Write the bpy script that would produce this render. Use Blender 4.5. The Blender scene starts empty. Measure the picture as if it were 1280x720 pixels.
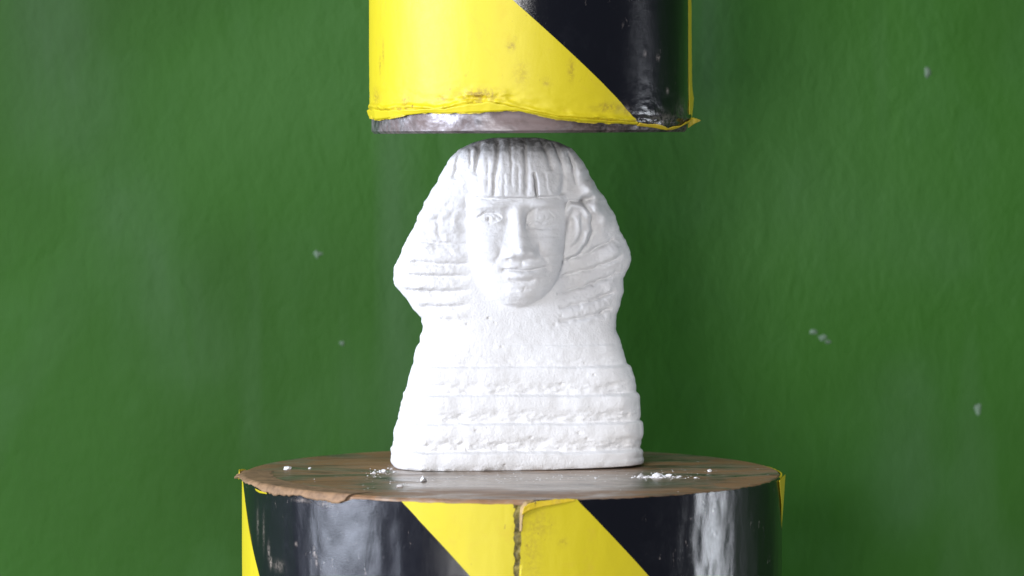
import bpy, bmesh, math, random
import numpy as np
from mathutils import Vector

random.seed(7)
RNG = np.random.default_rng(11)
scene = bpy.context.scene
COL = scene.collection
P = 0.00025            # one modelling unit (u) is a quarter of a millimetre; all sizes below are in u

# ------------------------------------------------------------------ camera
cam_d = bpy.data.cameras.new('camera')
cam = bpy.data.objects.new('camera', cam_d)
COL.objects.link(cam)
cam.location = (0, -4434 * P, 427 * P)
cam.rotation_euler = (math.radians(90) - math.atan(197 / 4434), 0, 0)
cam_d.sensor_width = 36
cam_d.lens = 4434 / 1280 * 36
cam_d.clip_start = 0.02
cam_d.clip_end = 50
cam_d.dof.use_dof = True
cam_d.dof.focus_distance = 4380 * P
cam_d.dof.aperture_fstop = 17
scene.camera = cam

# ------------------------------------------------------------------ room light
world = bpy.data.worlds.new('World')
scene.world = world
world.use_nodes = True
wn = world.node_tree
wn.nodes['Background'].inputs['Color'].default_value = (0.72, 0.77, 1.0, 1)
wn.nodes['Background'].inputs['Strength'].default_value = 0.17


def area_light(name, az, elev, dist, w, h, power, color, spread=180):
    """A soft window or lamp; az is degrees left of the camera side, seen from the bust."""
    l = bpy.data.lights.new(name, 'AREA')
    l.shape = 'RECTANGLE'
    l.size, l.size_y, l.energy, l.color = w, h, power, color
    l.spread = math.radians(spread)
    o = bpy.data.objects.new(name, l)
    COL.objects.link(o)
    a, e = math.radians(az), math.radians(elev)
    tgt = Vector((0, 0, 0.05))
    o.location = tgt + Vector((-math.sin(a) * math.cos(e), -math.cos(a) * math.cos(e), math.sin(e))) * dist
    o.rotation_euler = (tgt - o.location).to_track_quat('-Z', 'Y').to_euler()
    return o


area_light('window_light', 72, 6, 3.2, 1.82, 1.4, 160, (0.77, 0.84, 1.0))
area_light('front_left_light', 14, 3, 2.4, 0.55, 0.7, 32, (1.0, 0.98, 0.97))
area_light('ceiling_light', 16, 44, 2.2, 0.9, 0.6, 19, (0.97, 0.97, 1.0))
area_light('side_strip_light', -90, -9, 1.3, 0.12, 0.34, 3.6, (0.88, 0.93, 1.0))

scene.view_settings.view_transform = 'Standard'
scene.view_settings.look = 'None'
scene.view_settings.gamma = 1
scene.view_settings.exposure = 0
scene.view_settings.use_curve_mapping = False
scene.render.engine = 'CYCLES'
scene.cycles.use_denoising = True
scene.cycles.max_bounces = 8


# ------------------------------------------------------------------ node helpers
class Mat:
    def __init__(self, name):
        self.m = bpy.data.materials.new(name)
        self.m.use_nodes = True
        self.t = self.m.node_tree
        self.b = self.t.nodes['Principled BSDF']

    def n(self, kind, **kw):
        nd = self.t.nodes.new(kind)
        for k, v in kw.items():
            if k.startswith('_'):
                setattr(nd, k[1:], v)
            else:
                nd.inputs[k.replace('__', ' ')].default_value = v
        return nd

    def l(self, a, b):
        self.t.links.new(a, b)

    def coords(self, kind, scale):
        c = self.n('ShaderNodeTexCoord')
        mp = self.n('ShaderNodeMapping')
        mp.inputs['Scale'].default_value = scale
        self.l(c.outputs[kind], mp.inputs['Vector'])
        return mp.outputs['Vector']

    def noise(self, vec, scale, detail=4, rough=0.55, dist=0.0):
        nd = self.n('ShaderNodeTexNoise', Scale=scale, Detail=detail, Roughness=rough, Distortion=dist)
        self.l(vec, nd.inputs['Vector'])
        return nd.outputs['Fac']

    def ramp(self, fac, stops):
        r = self.n('ShaderNodeValToRGB')
        e = r.color_ramp.elements
        while len(e) < len(stops):
            e.new(0.5)
        for el, (p, c) in zip(e, stops):
            el.position = p
            el.color = c if len(c) == 4 else (*c, 1)
        self.l(fac, r.inputs['Fac'])
        return r.outputs['Color']

    def mix(self, fac, a, b, mode='MIX'):
        m = self.n('ShaderNodeMix', _data_type='RGBA', _blend_type=mode)
        for s, v in ((m.inputs[0], fac), (m.inputs[6], a), (m.inputs[7], b)):
            if isinstance(v, (int, float)):
                s.default_value = v
            elif isinstance(v, tuple):
                s.default_value = v if len(v) == 4 else (*v, 1)
            else:
                self.l(v, s)
        return m.outputs[2]

    def math(self, op, a, b=0.0):
        m = self.n('ShaderNodeMath', _operation=op)
        for s, v in zip(m.inputs, (a, b)):
            if isinstance(v, (int, float)):
                s.default_value = v
            else:
                self.l(v, s)
        return m.outputs[0]

    def bump(self, h, strength, dist, prev=None):
        b = self.n('ShaderNodeBump', Strength=strength, Distance=dist)
        self.l(h, b.inputs['Height'])
        if prev is not None:
            self.l(prev, b.inputs['Normal'])
        return b.outputs['Normal']

    def set(self, **kw):
        for k, v in kw.items():
            s = self.b.inputs[k.replace('__', ' ')]
            if isinstance(v, (int, float, tuple)):
                s.default_value = v if not isinstance(v, tuple) or len(v) == 4 else (*v, 1)
            else:
                self.l(v, s)


W = (1, 1, 1)
K = (0, 0, 0)


def mat_wall():
    m = Mat('green_wall_paint')
    v = m.coords('Object', (1, 1, 1))
    vs = m.coords('Object', (1, 1, 0.62))
    big = m.noise(v, 4.5, 3, 0.5, 0.4)
    mid = m.noise(vs, 22, 4, 0.6, 0.3)
    col = m.ramp(big, [(0.30, (0.018, 0.064, 0.007)), (0.55, (0.029, 0.102, 0.013)), (0.75, (0.042, 0.124, 0.024))])
    dust = m.ramp(mid, [(0.50, K), (0.80, W)])
    col = m.mix(m.math('MULTIPLY', dust, 0.35), col, (0.050, 0.130, 0.040))
    # dried dusty runs down the paint
    run = m.noise(m.coords('Object', (1, 1, 0.22)), 9, 3, 0.6, 0.6)
    col = m.mix(m.math('MULTIPLY', m.ramp(run, [(0.50, K), (0.70, W)]), 0.6), col, (0.072, 0.132, 0.070))
    so = m.n('ShaderNodeAttribute', _attribute_name='soil')
    sm = m.ramp(m.noise(m.coords('Object', (1, 1, 0.5)), 26, 5, 0.65, 0.5), [(0.32, (0.15, 0.15, 0.15)), (0.66, W)])
    col = m.mix(m.math('MULTIPLY', m.math('MULTIPLY', so.outputs['Fac'], sm), 0.5), col, (0.075, 0.132, 0.075))
    m.set(Base__Color=col, Roughness=0.5)
    m.b.inputs['Specular IOR Level'].default_value = 0.10
    peel = m.noise(vs, 330, 2, 0.5, 0.2)
    wav = m.noise(vs, 90, 3, 0.55, 0.3)
    area = m.ramp(m.noise(v, 3.3, 2), [(0.35, (0.25, 0.25, 0.25)), (0.65, W)])
    wav = m.math('MULTIPLY', wav, area)
    nb = m.bump(wav, 0.60, 0.0013)
    m.set(Normal=m.bump(m.math('MULTIPLY', peel, area), 0.35, 0.0005, nb))
    return m.m


def mat_plaster():
    m = Mat('white_plaster')
    v = m.coords('Object', (1000, 1000, 1000))     # millimetres
    a = m.noise(v, 0.10, 4, 0.6)
    col = m.ramp(a, [(0.35, (0.77, 0.765, 0.76)), (0.62, (0.815, 0.815, 0.815))])
    # ram's shade painted into the crown's colour, broken up like grey scuffs
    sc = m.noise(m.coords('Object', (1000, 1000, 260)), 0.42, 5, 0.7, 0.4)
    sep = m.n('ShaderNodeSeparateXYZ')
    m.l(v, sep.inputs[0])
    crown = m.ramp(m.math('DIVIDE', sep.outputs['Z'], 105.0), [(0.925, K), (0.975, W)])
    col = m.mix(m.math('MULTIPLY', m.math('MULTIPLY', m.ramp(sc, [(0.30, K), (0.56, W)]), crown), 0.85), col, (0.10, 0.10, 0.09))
    # yellowish age marks
    ys = m.ramp(m.noise(v, 0.16, 5, 0.7, 0.5), [(0.60, K), (0.78, W)])
    col = m.mix(m.math('MULTIPLY', ys, 0.12), col, (0.66, 0.60, 0.52))
    pore = m.n('ShaderNodeTexVoronoi', Scale=0.42, _feature='F1')
    m.l(v, pore.inputs['Vector'])
    pr = m.ramp(pore.outputs['Distance'], [(0.04, W), (0.10, K)])
    pg = m.ramp(m.noise(v, 0.33, 1), [(0.60, K), (0.66, W)])
    pits = m.math('MULTIPLY', pr, pg)
    col = m.mix(m.math('MULTIPLY', pits, 0.55), col, (0.36, 0.33, 0.29))
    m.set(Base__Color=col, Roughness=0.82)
    m.b.inputs['Specular IOR Level'].default_value = 0.25
    f = m.noise(v, 1.5, 5, 0.65)
    nb = m.bump(f, 0.7, 0.0004)
    m.set(Normal=m.bump(m.math('SUBTRACT', 1.0, pits), 0.35, 0.0002, nb))
    return m.m


def tape_base(m, body, smear, smear_amt, fleck, fleck_col, rough):
    uv = m.coords('UV', (1, 1, 1))                 # millimetres along the wrap and up the drum
    uvv = m.coords('UV', (1, 0.35, 1))
    d = m.ramp(m.noise(uv, 0.11, 6, 0.72, 0.8), [(0.54, K), (0.78, W)])
    col = m.mix(m.math('MULTIPLY', d, smear_amt), body, smear)
    sc = m.ramp(m.noise(uvv, 0.55, 5, 0.75, 0.3), [(0.63, K), (0.68, W)])
    gate = m.ramp(m.noise(uv, 0.055, 2), [(0.46, K), (0.60, W)])
    fl = m.math('MULTIPLY', m.math('MULTIPLY', sc, gate), fleck)
    col = m.mix(fl, col, fleck_col)
    so = m.n('ShaderNodeAttribute', _attribute_name='soil')
    brk = m.ramp(m.noise(uv, 0.75, 5, 0.75, 0.4), [(0.40, K), (0.58, W)])
    col = m.mix(m.math('MULTIPLY', so.outputs['Fac'], brk), col, fleck_col)
    r = m.math('ADD', m.math('MULTIPLY', m.noise(uv, 0.3, 4, 0.6), 0.08), rough - 0.04)
    r = m.math('ADD', r, m.math('MULTIPLY', d, 0.07))
    m.set(Base__Color=col, Roughness=r)
    wr = m.noise(m.coords('UV', (1, 0.33, 1)), 0.22, 3, 0.55, 0.5)
    nb = m.bump(wr, 0.22, 0.0004)
    weave = m.noise(m.coords('UV', (0.9, 3.0, 1)), 1.3, 3, 0.6)
    m.set(Normal=m.bump(weave, 0.35, 0.00012, nb))
    return d


def mat_yellow():
    m = Mat('yellow_hazard_tape')
    tape_base(m, (0.64, 0.53, 0.009), (0.60, 0.40, 0.03), 0.45, 0.75, (0.27, 0.15, 0.025), 0.50)
    return m.m


def mat_yellow_dirty():
    m = Mat('soiled_yellow_tape')
    tape_base(m, (0.68, 0.49, 0.02), (0.26, 0.15, 0.03), 0.85, 0.9, (0.08, 0.05, 0.02), 0.45)
    return m.m


def mat_black():
    m = Mat('black_hazard_tape')
    tape_base(m, (0.003, 0.0035, 0.006), (0.007, 0.0075, 0.011), 0.8, 0.6, (0.30, 0.26, 0.24), 0.17)
    return m.m


def mat_black_worn():
    m = Mat('worn_black_tape')
    tape_base(m, (0.004, 0.0045, 0.008), (0.010, 0.0105, 0.016), 0.9, 1.0, (0.40, 0.33, 0.28), 0.22)
    return m.m


def mat_steel(name, c0, c1, rust, rough, worn=False):
    m = Mat(name)
    v = m.coords('Object', (1000, 1000, 1000))
    st = m.coords('Object', (130, 900, 900))       # grinding marks run across the face
    a = m.noise(m.coords('Object', (520, 1000, 1000)), 0.055, 6, 0.7, 0.6)
    b = m.noise(st, 0.55, 5, 0.7, 0.2)
    col = m.ramp(b, [(0.30, c0), (0.68, c1)])
    rs = m.ramp(a, [(0.37, K), (0.54, W)])
    if worn:                                       # rust rubbed off where the work stands
        sp = m.n('ShaderNodeSeparateXYZ')
        m.l(m.coords('Object', (16, 26, 0)), sp.inputs[0])
        d2 = m.math('ADD', m.math('POWER', m.math('ADD', sp.outputs[0], -0.12), 2.0), m.math('POWER', m.math('ADD', sp.outputs[1], 0.75), 2.0))
        d2 = m.math('ADD', d2, m.math('MULTIPLY', m.math('SUBTRACT', m.noise(m.coords('Object', (300, 1000, 1000)), 0.08, 5, 0.7), 0.5), 1.6))
        rs = m.math('MULTIPLY', rs, m.ramp(d2, [(0.25, (0.12, 0.12, 0.12)), (0.95, W)]))
    col = m.mix(m.math('MULTIPLY', rs, 0.85), col, rust)
    so = m.n('ShaderNodeAttribute', _attribute_name='soil')
    gk = m.ramp(m.noise(v, 0.45, 5, 0.75, 0.5), [(0.34, W), (0.66, K)])
    col = m.mix(m.math('MULTIPLY', so.outputs['Fac'], gk), col, (0.016, 0.011, 0.009))
    dk = m.ramp(m.noise(m.coords('Object', (420, 1000, 1000)), 0.09, 5, 0.7, 0.8), [(0.50, K), (0.68, W)])
    col = m.mix(m.math('MULTIPLY', dk, 0.6), col, (0.030, 0.024, 0.018))
    m.set(Base__Color=col, Metallic=m.math('SUBTRACT', 0.85, m.math('MULTIPLY', rs, 0.8)),
          Roughness=m.math('ADD', m.math('ADD', rough, m.math('MULTIPLY', rs, 0.25)), m.math('MULTIPLY', b, 0.18)))
    m.b.inputs['Specular IOR Level'].default_value = 0.25
    nb = m.bump(b, 0.35, 0.00025)
    m.set(Normal=m.bump(m.noise(v, 0.8, 4, 0.6), 0.3, 0.0002, nb))
    return m.m


def mat_plain(name, c, rough, metallic=0.0, var=0.5):
    m = Mat(name)
    v = m.coords('Object', (1000, 1000, 1000))
    a = m.noise(v, 0.25, 5, 0.7, 0.4)
    d = tuple(x * (1 - var) for x in c)
    m.set(Base__Color=m.ramp(a, [(0.35, d), (0.65, c)]), Roughness=rough, Metallic=metallic)
    m.set(Normal=m.bump(m.noise(v, 1.1, 4, 0.6), 0.4, 0.0003))
    return m.m


M = dict(wall=mat_wall(), plaster=mat_plaster(), yellow=mat_yellow(), dirty=mat_yellow_dirty(), black=mat_black(),
         worn=mat_black_worn(),
         anvil=mat_steel('rusty_anvil_steel', (0.16, 0.13, 0.10), (0.55, 0.49, 0.42), (0.30, 0.150, 0.062), 0.18, True),
         ram=mat_steel('scuffed_ram_steel', (0.09, 0.08, 0.08), (0.42, 0.40, 0.41), (0.16, 0.11, 0.10), 0.26),
         paper=mat_plain('torn_brown_backing', (0.36, 0.215, 0.115), 0.7, 0, 0.5),
         glue=mat_plain('dirty_tape_glue', (0.30, 0.24, 0.05), 0.6, 0, 0.93),
         frayed=mat_plain('frayed_tape_fibre', (0.55, 0.38, 0.17), 0.7, 0, 0.4),
         crumb=mat_plain('plaster_crumb_white', (0.84, 0.84, 0.84), 0.85, 0, 0.06),
         splash=mat_plain('dried_splash', (0.13, 0.21, 0.13), 0.6, 0, 0.6),
         bed=mat_plain('green_press_paint', (0.04, 0.12, 0.026), 0.45, 0, 0.2))


# ------------------------------------------------------------------ mesh helpers
def mesh_obj(name, verts, faces, mat, parent=None, uv=None, smooth=True):
    me = bpy.data.meshes.new(name)
    me.from_pydata([tuple(v) for v in verts], [], [tuple(f) for f in faces])
    me.materials.append(mat)
    if smooth:
        me.polygons.foreach_set('use_smooth', [True] * len(me.polygons))
    if uv is not None:
        lay = me.uv_layers.new(name='wrap')
        idx = np.empty(len(me.loops), dtype=np.int32)
        me.loops.foreach_get('vertex_index', idx)
        lay.data.foreach_set('uv', np.asarray(uv, dtype=np.float32)[idx].ravel())
    me.update()
    o = bpy.data.objects.new(name, me)
    COL.objects.link(o)
    if parent:
        o.parent = parent
    return o


def empty(name, loc, label, cat):
    o = bpy.data.objects.new(name, None)
    COL.objects.link(o)
    o.location = loc
    o['label'], o['category'] = label, cat
    return o


def lattice(seed, n=64):
    return np.random.default_rng(seed).random((n, n, n)).astype(np.float32)


_L = lattice(3)


def vnoise(x, y, z, off=0.0):
    """Smooth value noise, -1 to 1."""
    x, y, z = (np.asarray(q, dtype=np.float64) + off + o for q, o in ((x, 100.3), (y, 200.7), (z, 300.1)))
    ix, iy, iz = (np.floor(q).astype(int) for q in (x, y, z))
    fx, fy, fz = x - ix, y - iy, z - iz
    fx, fy, fz = (q * q * (3 - 2 * q) for q in (fx, fy, fz))
    n = 64
    g = lambda a, b, c: _L[(ix + a) % n, (iy + b) % n, (iz + c) % n]
    c0 = (g(0, 0, 0) * (1 - fx) + g(1, 0, 0) * fx) * (1 - fy) + (g(0, 1, 0) * (1 - fx) + g(1, 1, 0) * fx) * fy
    c1 = (g(0, 0, 1) * (1 - fx) + g(1, 0, 1) * fx) * (1 - fy) + (g(0, 1, 1) * (1 - fx) + g(1, 1, 1) * fx) * fy
    return (c0 * (1 - fz) + c1 * fz) * 2 - 1


def fbm(x, y, z, octv=4, off=0.0):
    s, a, f = 0, 1.0, 1.0
    for i in range(octv):
        s = s + a * vnoise(np.asarray(x) * f, np.asarray(y) * f, np.asarray(z) * f, off + 17.3 * i)
        a *= 0.5
        f *= 2.03
    return s


def sstep(a, b, x):
    t = np.clip((x - a) / (b - a), 0, 1)
    return t * t * (3 - 2 * t)


# ------------------------------------------------------------------ setting: painted wall behind, bed below
def wall():
    nx, nz = 240, 150
    X = np.linspace(-3600, 3600, nx)
    Z = np.linspace(-1000, 2600, nz)
    xx, zz = np.meshgrid(X, Z)
    yy = 800 + 3 * fbm(xx / 420, zz / 420, xx * 0, 3)
    v = np.stack([xx, yy, zz], -1).reshape(-1, 3) * P
    f = [(j * nx + i, j * nx + i + 1, (j + 1) * nx + i + 1, (j + 1) * nx + i) for j in range(nz - 1) for i in range(nx - 1)]
    o = mesh_obj('wall_back', v, f, M['wall'])
    o['kind'] = 'structure'
    o['label'] = 'mottled green painted wall behind the press'
    # pale dusty smears left on the paint
    soil = np.zeros(xx.shape)
    for x0, z0, x1, z1, w, k in [(-690, 620, -660, 440, 70, 0.75), (-560, 330, -470, 100, 60, 0.55), (285, 620, 270, 470, 60, 0.6), (575, 40, 590, -120, 50, 0.5), (430, 330, 640, 260, 60, 0.3), (-230, 60, -330, -40, 50, 0.25), (840, 300, 860, 100, 60, 0.4)]:
        dx, dz = x1 - x0, z1 - z0
        t = np.clip(((xx - x0) * dx + (zz - z0) * dz) / (dx * dx + dz * dz), 0, 1)
        soil = np.maximum(soil, k * np.exp(-(np.hypot(xx - x0 - t * dx, zz - z0 - t * dz) / w) ** 2))
    at = o.data.attributes.new('soil', 'FLOAT', 'POINT')
    at.data.foreach_set('value', soil.astype(np.float32).ravel())
    # dried splashes stuck to the paint
    for k, (x, z, a, b) in enumerate([(-287, 244, 6, 6), (613, 513, 4.5, 9), (446, 129, 6, 4), (458, 121, 7, 4), (467, 115, 5, 3), (689, 13, 5, 9), (-251, 112, 3.5, 3.5)]):
        n = 18
        y0 = 800 + 3 * float(fbm(np.array([x / 420]), np.array([z / 420]), np.array([0.0]), 3)[0])
        rr = [1 + 0.5 * float(fbm(math.cos(2 * math.pi * i / n) * 1.6, math.sin(2 * math.pi * i / n) * 1.6, k * 3.1, 2)) for i in range(n)]
        vv = [(x * P, (y0 - 0.9) * P, z * P)]
        for q, d in ((0.7, 0.8), (1.0, -0.3)):
            vv += [((x + a * q * rr[i] * math.cos(2 * math.pi * i / n)) * P, (y0 - d) * P, (z + b * q * rr[i] * math.sin(2 * math.pi * i / n)) * P) for i in range(n)]
        ff = [(0, 1 + i, 1 + (i + 1) % n) for i in range(n)] + [(1 + i, 1 + n + i, 1 + n + (i + 1) % n, 1 + (i + 1) % n) for i in range(n)]
        mesh_obj('dried_splash', vv, ff, M['splash'], o)


wall()


def bed():
    bm = bmesh.new()
    bmesh.ops.create_cube(bm, size=1)
    for v in bm.verts:
        v.co = Vector((v.co.x * 2400, v.co.y * 1480 + 20, v.co.z * 120 - 660)) * P
    bmesh.ops.bevel(bm, geom=list(bm.edges), offset=10 * P, segments=2, affect='EDGES')
    me = bpy.data.meshes.new('press_bed')
    bm.to_mesh(me)
    bm.free()
    me.materials.append(M['bed'])
    o = bpy.data.objects.new('press_bed', me)
    COL.objects.link(o)
    o['kind'] = 'structure'
    o['label'] = 'green steel bed under the lower drum'


bed()


# ------------------------------------------------------------------ drums and tape
def drum_core(name, parent, R, z0, z1, chamfer, mat, dents=0.0):
    """Turned steel drum with chamfered rims; z0 < z1."""
    n = 256
    prof = [(0.001, z0), (R * 0.5, z0), (R - chamfer, z0), (R, z0 + chamfer), (R, z0 + 30), (R, (z0 + z1) / 2), (R, z1 - 30), (R, z1 - chamfer), (R - chamfer, z1), (R * 0.5, z1), (0.001, z1)]
    v, f = [], []
    for k, (r, z) in enumerate(prof):
        for i in range(n):
            a = 2 * math.pi * i / n
            rr = r + (dents * float(vnoise(math.cos(a) * 9, math.sin(a) * 9, k)) if 1 < k < 9 else 0)
            v.append((rr * math.sin(a) * P, -rr * math.cos(a) * P, z * P))
    for k in range(len(prof) - 1):
        for i in range(n):
            j = (i + 1) % n
            f.append((k * n + i, k * n + j, (k + 1) * n + j, (k + 1) * n + i))
    o = mesh_obj(name, v, f, mat, parent)
    o.data.set_sharp_from_angle(angle=math.radians(28))
    return o


def tape_sheet(name, parent, R, left, right, zlow, zhigh, rfun, mat, ds=3.0, dz=3.0, core=None, low_extra=None, high_extra=None, soil=None):
    """A piece of tape on a drum. left/right: functions of nominal height giving the wrap position of its two edges;
    low_extra/high_extra: functions of wrap position shifting the bottom/top edge; rfun(s, z) gives its distance from the axis."""
    nz = max(3, int((zhigh - zlow) / dz))
    t = np.linspace(0, 1, nz)
    zn = zlow + (zhigh - zlow) * t
    L, Rr = left(zn), right(zn)
    ns = max(3, int(np.max(np.abs(Rr - L)) / ds))
    q = np.linspace(0, 1, ns)
    S = L[:, None] * (1 - q) + Rr[:, None] * q
    Z = np.repeat(zn[:, None], ns, 1)
    if low_extra is not None:
        Z = Z + low_extra(S) * np.clip(1 - (Z - zlow) / 60, 0, 1) ** 1.5
    if high_extra is not None:
        Z = Z + high_extra(S) * np.clip(1 - (zhigh - Z) / 60, 0, 1) ** 1.5
    Rad = rfun(S, Z)
    # turn all four edges in to the drum so the sheet has a thickness
    S2 = np.pad(S, 1, mode='edge')
    Z2 = np.pad(Z, 1, mode='edge')
    R2 = np.pad(Rad, 1, mode='edge')
    if core is not None:
        cut = R2.copy()
        cut[0], cut[-1], cut[:, 0], cut[:, -1] = (np.maximum(core, c - 2.2) for c in (cut[0], cut[-1], cut[:, 0], cut[:, -1]))
        R2 = cut
    A = S2 / R
    v = np.stack([R2 * np.sin(A), -R2 * np.cos(A), Z2], -1).reshape(-1, 3) * P
    nr, nc = S2.shape
    i = np.arange(nr - 1)[:, None] * nc + np.arange(nc - 1)[None]
    f = np.stack([i, i + 1, i + nc + 1, i + nc], -1).reshape(-1, 4)
    uv = np.stack([S2, Z2], -1).reshape(-1, 2) * P * 1000
    o = mesh_obj(name, v, f.tolist(), mat, parent, uv)
    o.data.set_sharp_from_angle(angle=math.radians(50))
    if soil is not None:
        at = o.data.attributes.new('soil', 'FLOAT', 'POINT')
        at.data.foreach_set('value', np.clip(soil(S2, Z2), 0, 1).astype(np.float32).ravel())
    return o


def curve_fn(pts):
    xs, ys = zip(*sorted(pts))
    return lambda s: np.interp(s, xs, ys)


def line(s0, z0, s1, z1):
    k = (s1 - s0) / (z1 - z0)
    return lambda z: s0 + (np.asarray(z) - z0) * k


def shift(fn, d):
    return lambda z: fn(z) + d


def const(c):
    return lambda z: np.full(np.shape(z), float(c))


# ---- upper drum: the ram
ram = empty('press_ram', (21.5 * P, 0, 424 * P), 'upper press ram wrapped in yellow and black hazard tape, hanging above the white bust', 'press ram')
ram.rotation_euler = (0, -math.radians(0.35), 0)
RU = 199.0
sf = drum_core('steel_face', ram, 196.5, 0, 700, 3.0, M['ram'], 0.5)
co = np.array([v.co for v in sf.data.vertices])
azs = np.degrees(np.arctan2(co[:, 0], -co[:, 1]))
at = sf.data.attributes.new('soil', 'FLOAT', 'POINT')
at.data.foreach_set('value', (sstep(4, 26, azs) * sstep(110, 80, azs)).astype(np.float32))
Z0 = 424.0
u_bot = curve_fn([(-640, 22), (-330, 20), (-286, 20.9), (-249, 15.8), (-210, 17.6), (-182, 19.5), (-145, 24.2), (-103, 23.6), (-61, 23.5), (-21, 26.4), (2, 23),
                  (26, 16.3), (66, 12.1), (133, 8.8), (165, 6.5), (192, 3.0), (215, 3.6), (237, 7.9), (263, 10.9), (330, 16), (640, 22)])
u_fold = curve_fn([(-640, 32), (-286, 32.8), (-182, 32.1), (-111, 31.8), (-86, 36.5), (-61, 41.2), (-36, 38.3), (-2, 30.6), (36, 21.1), (97, 17.4), (139, 16.5), (200, 14), (300, 20), (640, 32)])


def ram_r(s, z):
    r = RU + 0.5 * fbm(s / 60, z / 160, s * 0, 3) + 0.09 * fbm(s / 14, z / 30, s * 0 + 5, 2)
    fold = u_fold(s) + 2.2 * fbm(s / 26, s * 0, s * 0 + 2, 3)
    d = z - fold
    amp = 2.6 + 1.6 * vnoise(s / 30, s * 0, s * 0 + 9)
    r = r + amp * np.exp(-(d / 2.4) ** 2)                     # ridge of the folded lip
    below = np.clip(-d / 14, 0, 1)
    r = r + below * (1.4 + 1.8 * vnoise(s / 22, z / 9, s * 0 + 4))
    near = np.exp(-np.clip(d, 0, 60) / 16)
    r = r + near * (1.1 * fbm(s / 16, z / 8, s * 0 + 31, 3))     # crumpling above the lip
    crumple = np.exp(-((s + 58) / 36) ** 2 - ((z - 41) / 9) ** 2)
    r = r + crumple * 3.2 * fbm(s / 9, z / 5, s * 0 + 8, 3)
    return r


def spots(pts):
    def fn(s, z):
        o = np.zeros(np.shape(s))
        for a, b, ra, rb, k in pts:
            o = np.maximum(o, k * np.exp(-((s - a) / ra) ** 2 - ((z - b) / rb) ** 2))
        return o
    return fn


ram_spots = spots([(-22, 103, 5, 5, 0.8), (-18, 112, 3, 3, 0.5), (50, 75, 4, 12, 0.6), (-170, 40, 8, 7, 0.7), (-250, 45, 14, 10, 0.6), (-60, 46, 24, 7, 1.0), (-110, 42, 10, 4, 0.6), (100, 30, 20, 5, 0.6),
                   (125, 26, 6, 5, 0.7), (-222, 98, 3, 14, 0.6), (-232, 84, 3, 12, 0.6), (20, 60, 5, 5, 0.5), (-10, 70, 9, 14, 0.35), (180, 90, 3, 3, 1), (155, 95, 2, 3, 1), (200, 50, 3, 3, 0.8), (185, 15, 40, 9, 0.45), (245, 25, 20, 14, 0.4)])


def ram_soil(s, z):
    fold = u_fold(s) + 2.2 * fbm(s / 26, s * 0, s * 0 + 2, 3)
    lineq = np.exp(-((z - fold + 3.2) / 1.5) ** 2) * sstep(-0.45, 0.25, vnoise(s / 20, s * 0, s * 0 + 12))
    rim = np.exp(-((z - u_bot(s)) / 2.5) ** 2) * 0.6
    return np.maximum(np.maximum(lineq * 0.9, rim), ram_spots(s, z))


anv_spots = spots([(-351, 600 - 93, 3, 6, 1.0), (-356, 600 - 80, 3, 9, 0.5), (-259, 600 - 72, 1.6, 5, 0.8), (-255, 600 - 82, 1.6, 6, 0.8), (-292, 600 - 65, 2, 2, 0.8), (-390, 600 - 50, 3, 16, 0.35), (-370, 600 - 58, 2.5, 18, 0.35),
                   (-280, 600 - 12, 12, 2, 0.7), (-240, 600 - 14, 10, 2.5, 0.5), (30, 600 - 30, 16, 16, 0.35), (22, 600 - 60, 12, 40, 0.3), (60, 600 - 50, 6, 5, 0.4), (-330, 600 - 95, 12, 6, 0.35)])


def anv_soil(s, z):
    seam = np.exp(-((s - 6) / 4.5) ** 2) * 0.55
    return np.maximum(anv_spots(s, z), seam)


rag = lambda amp, k, seed: (lambda s: amp * fbm(np.asarray(s) / k, np.asarray(s) * 0, np.asarray(s) * 0 + seed, 3))
ZL, ZH = 10.0, 560.0
u_low = lambda s: u_bot(s) - ZL + rag(1.3, 9, 3)(s)
diag = lambda s0: (lambda z: s0 + (582.2 - 424 - np.asarray(z)) * 1.105)
for l, rt, mt, nm in [(const(-322), diag(-19.6), 'yellow', 'yellow_stripe'), (diag(-19.6), const(314), 'black', 'black_stripe')]:
    tape_sheet(nm, ram, RU, l, rt, ZL, 160, ram_r, M[mt], 2.2, 1.4, 196.0, u_low, None, ram_soil)
for a, b, mt, nm in [(314, 625, 'yellow', 'yellow_stripe'), (625, 928.3, 'black', 'black_stripe')]:
    tape_sheet(nm, ram, RU, const(a), const(b), 22, 160, ram_r, M[mt], 5, 4, 196.0)
for a, b, mt, nm in [(-322, -19.6, 'yellow', 'yellow_stripe'), (-19.6, 314, 'black', 'black_stripe'), (314, 625, 'yellow', 'yellow_stripe'), (625, 928.3, 'black', 'black_stripe')]:
    tape_sheet(nm, ram, RU, const(a), const(b), 160, ZH, ram_r, M[mt], 5, 6, 196.0)


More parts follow.
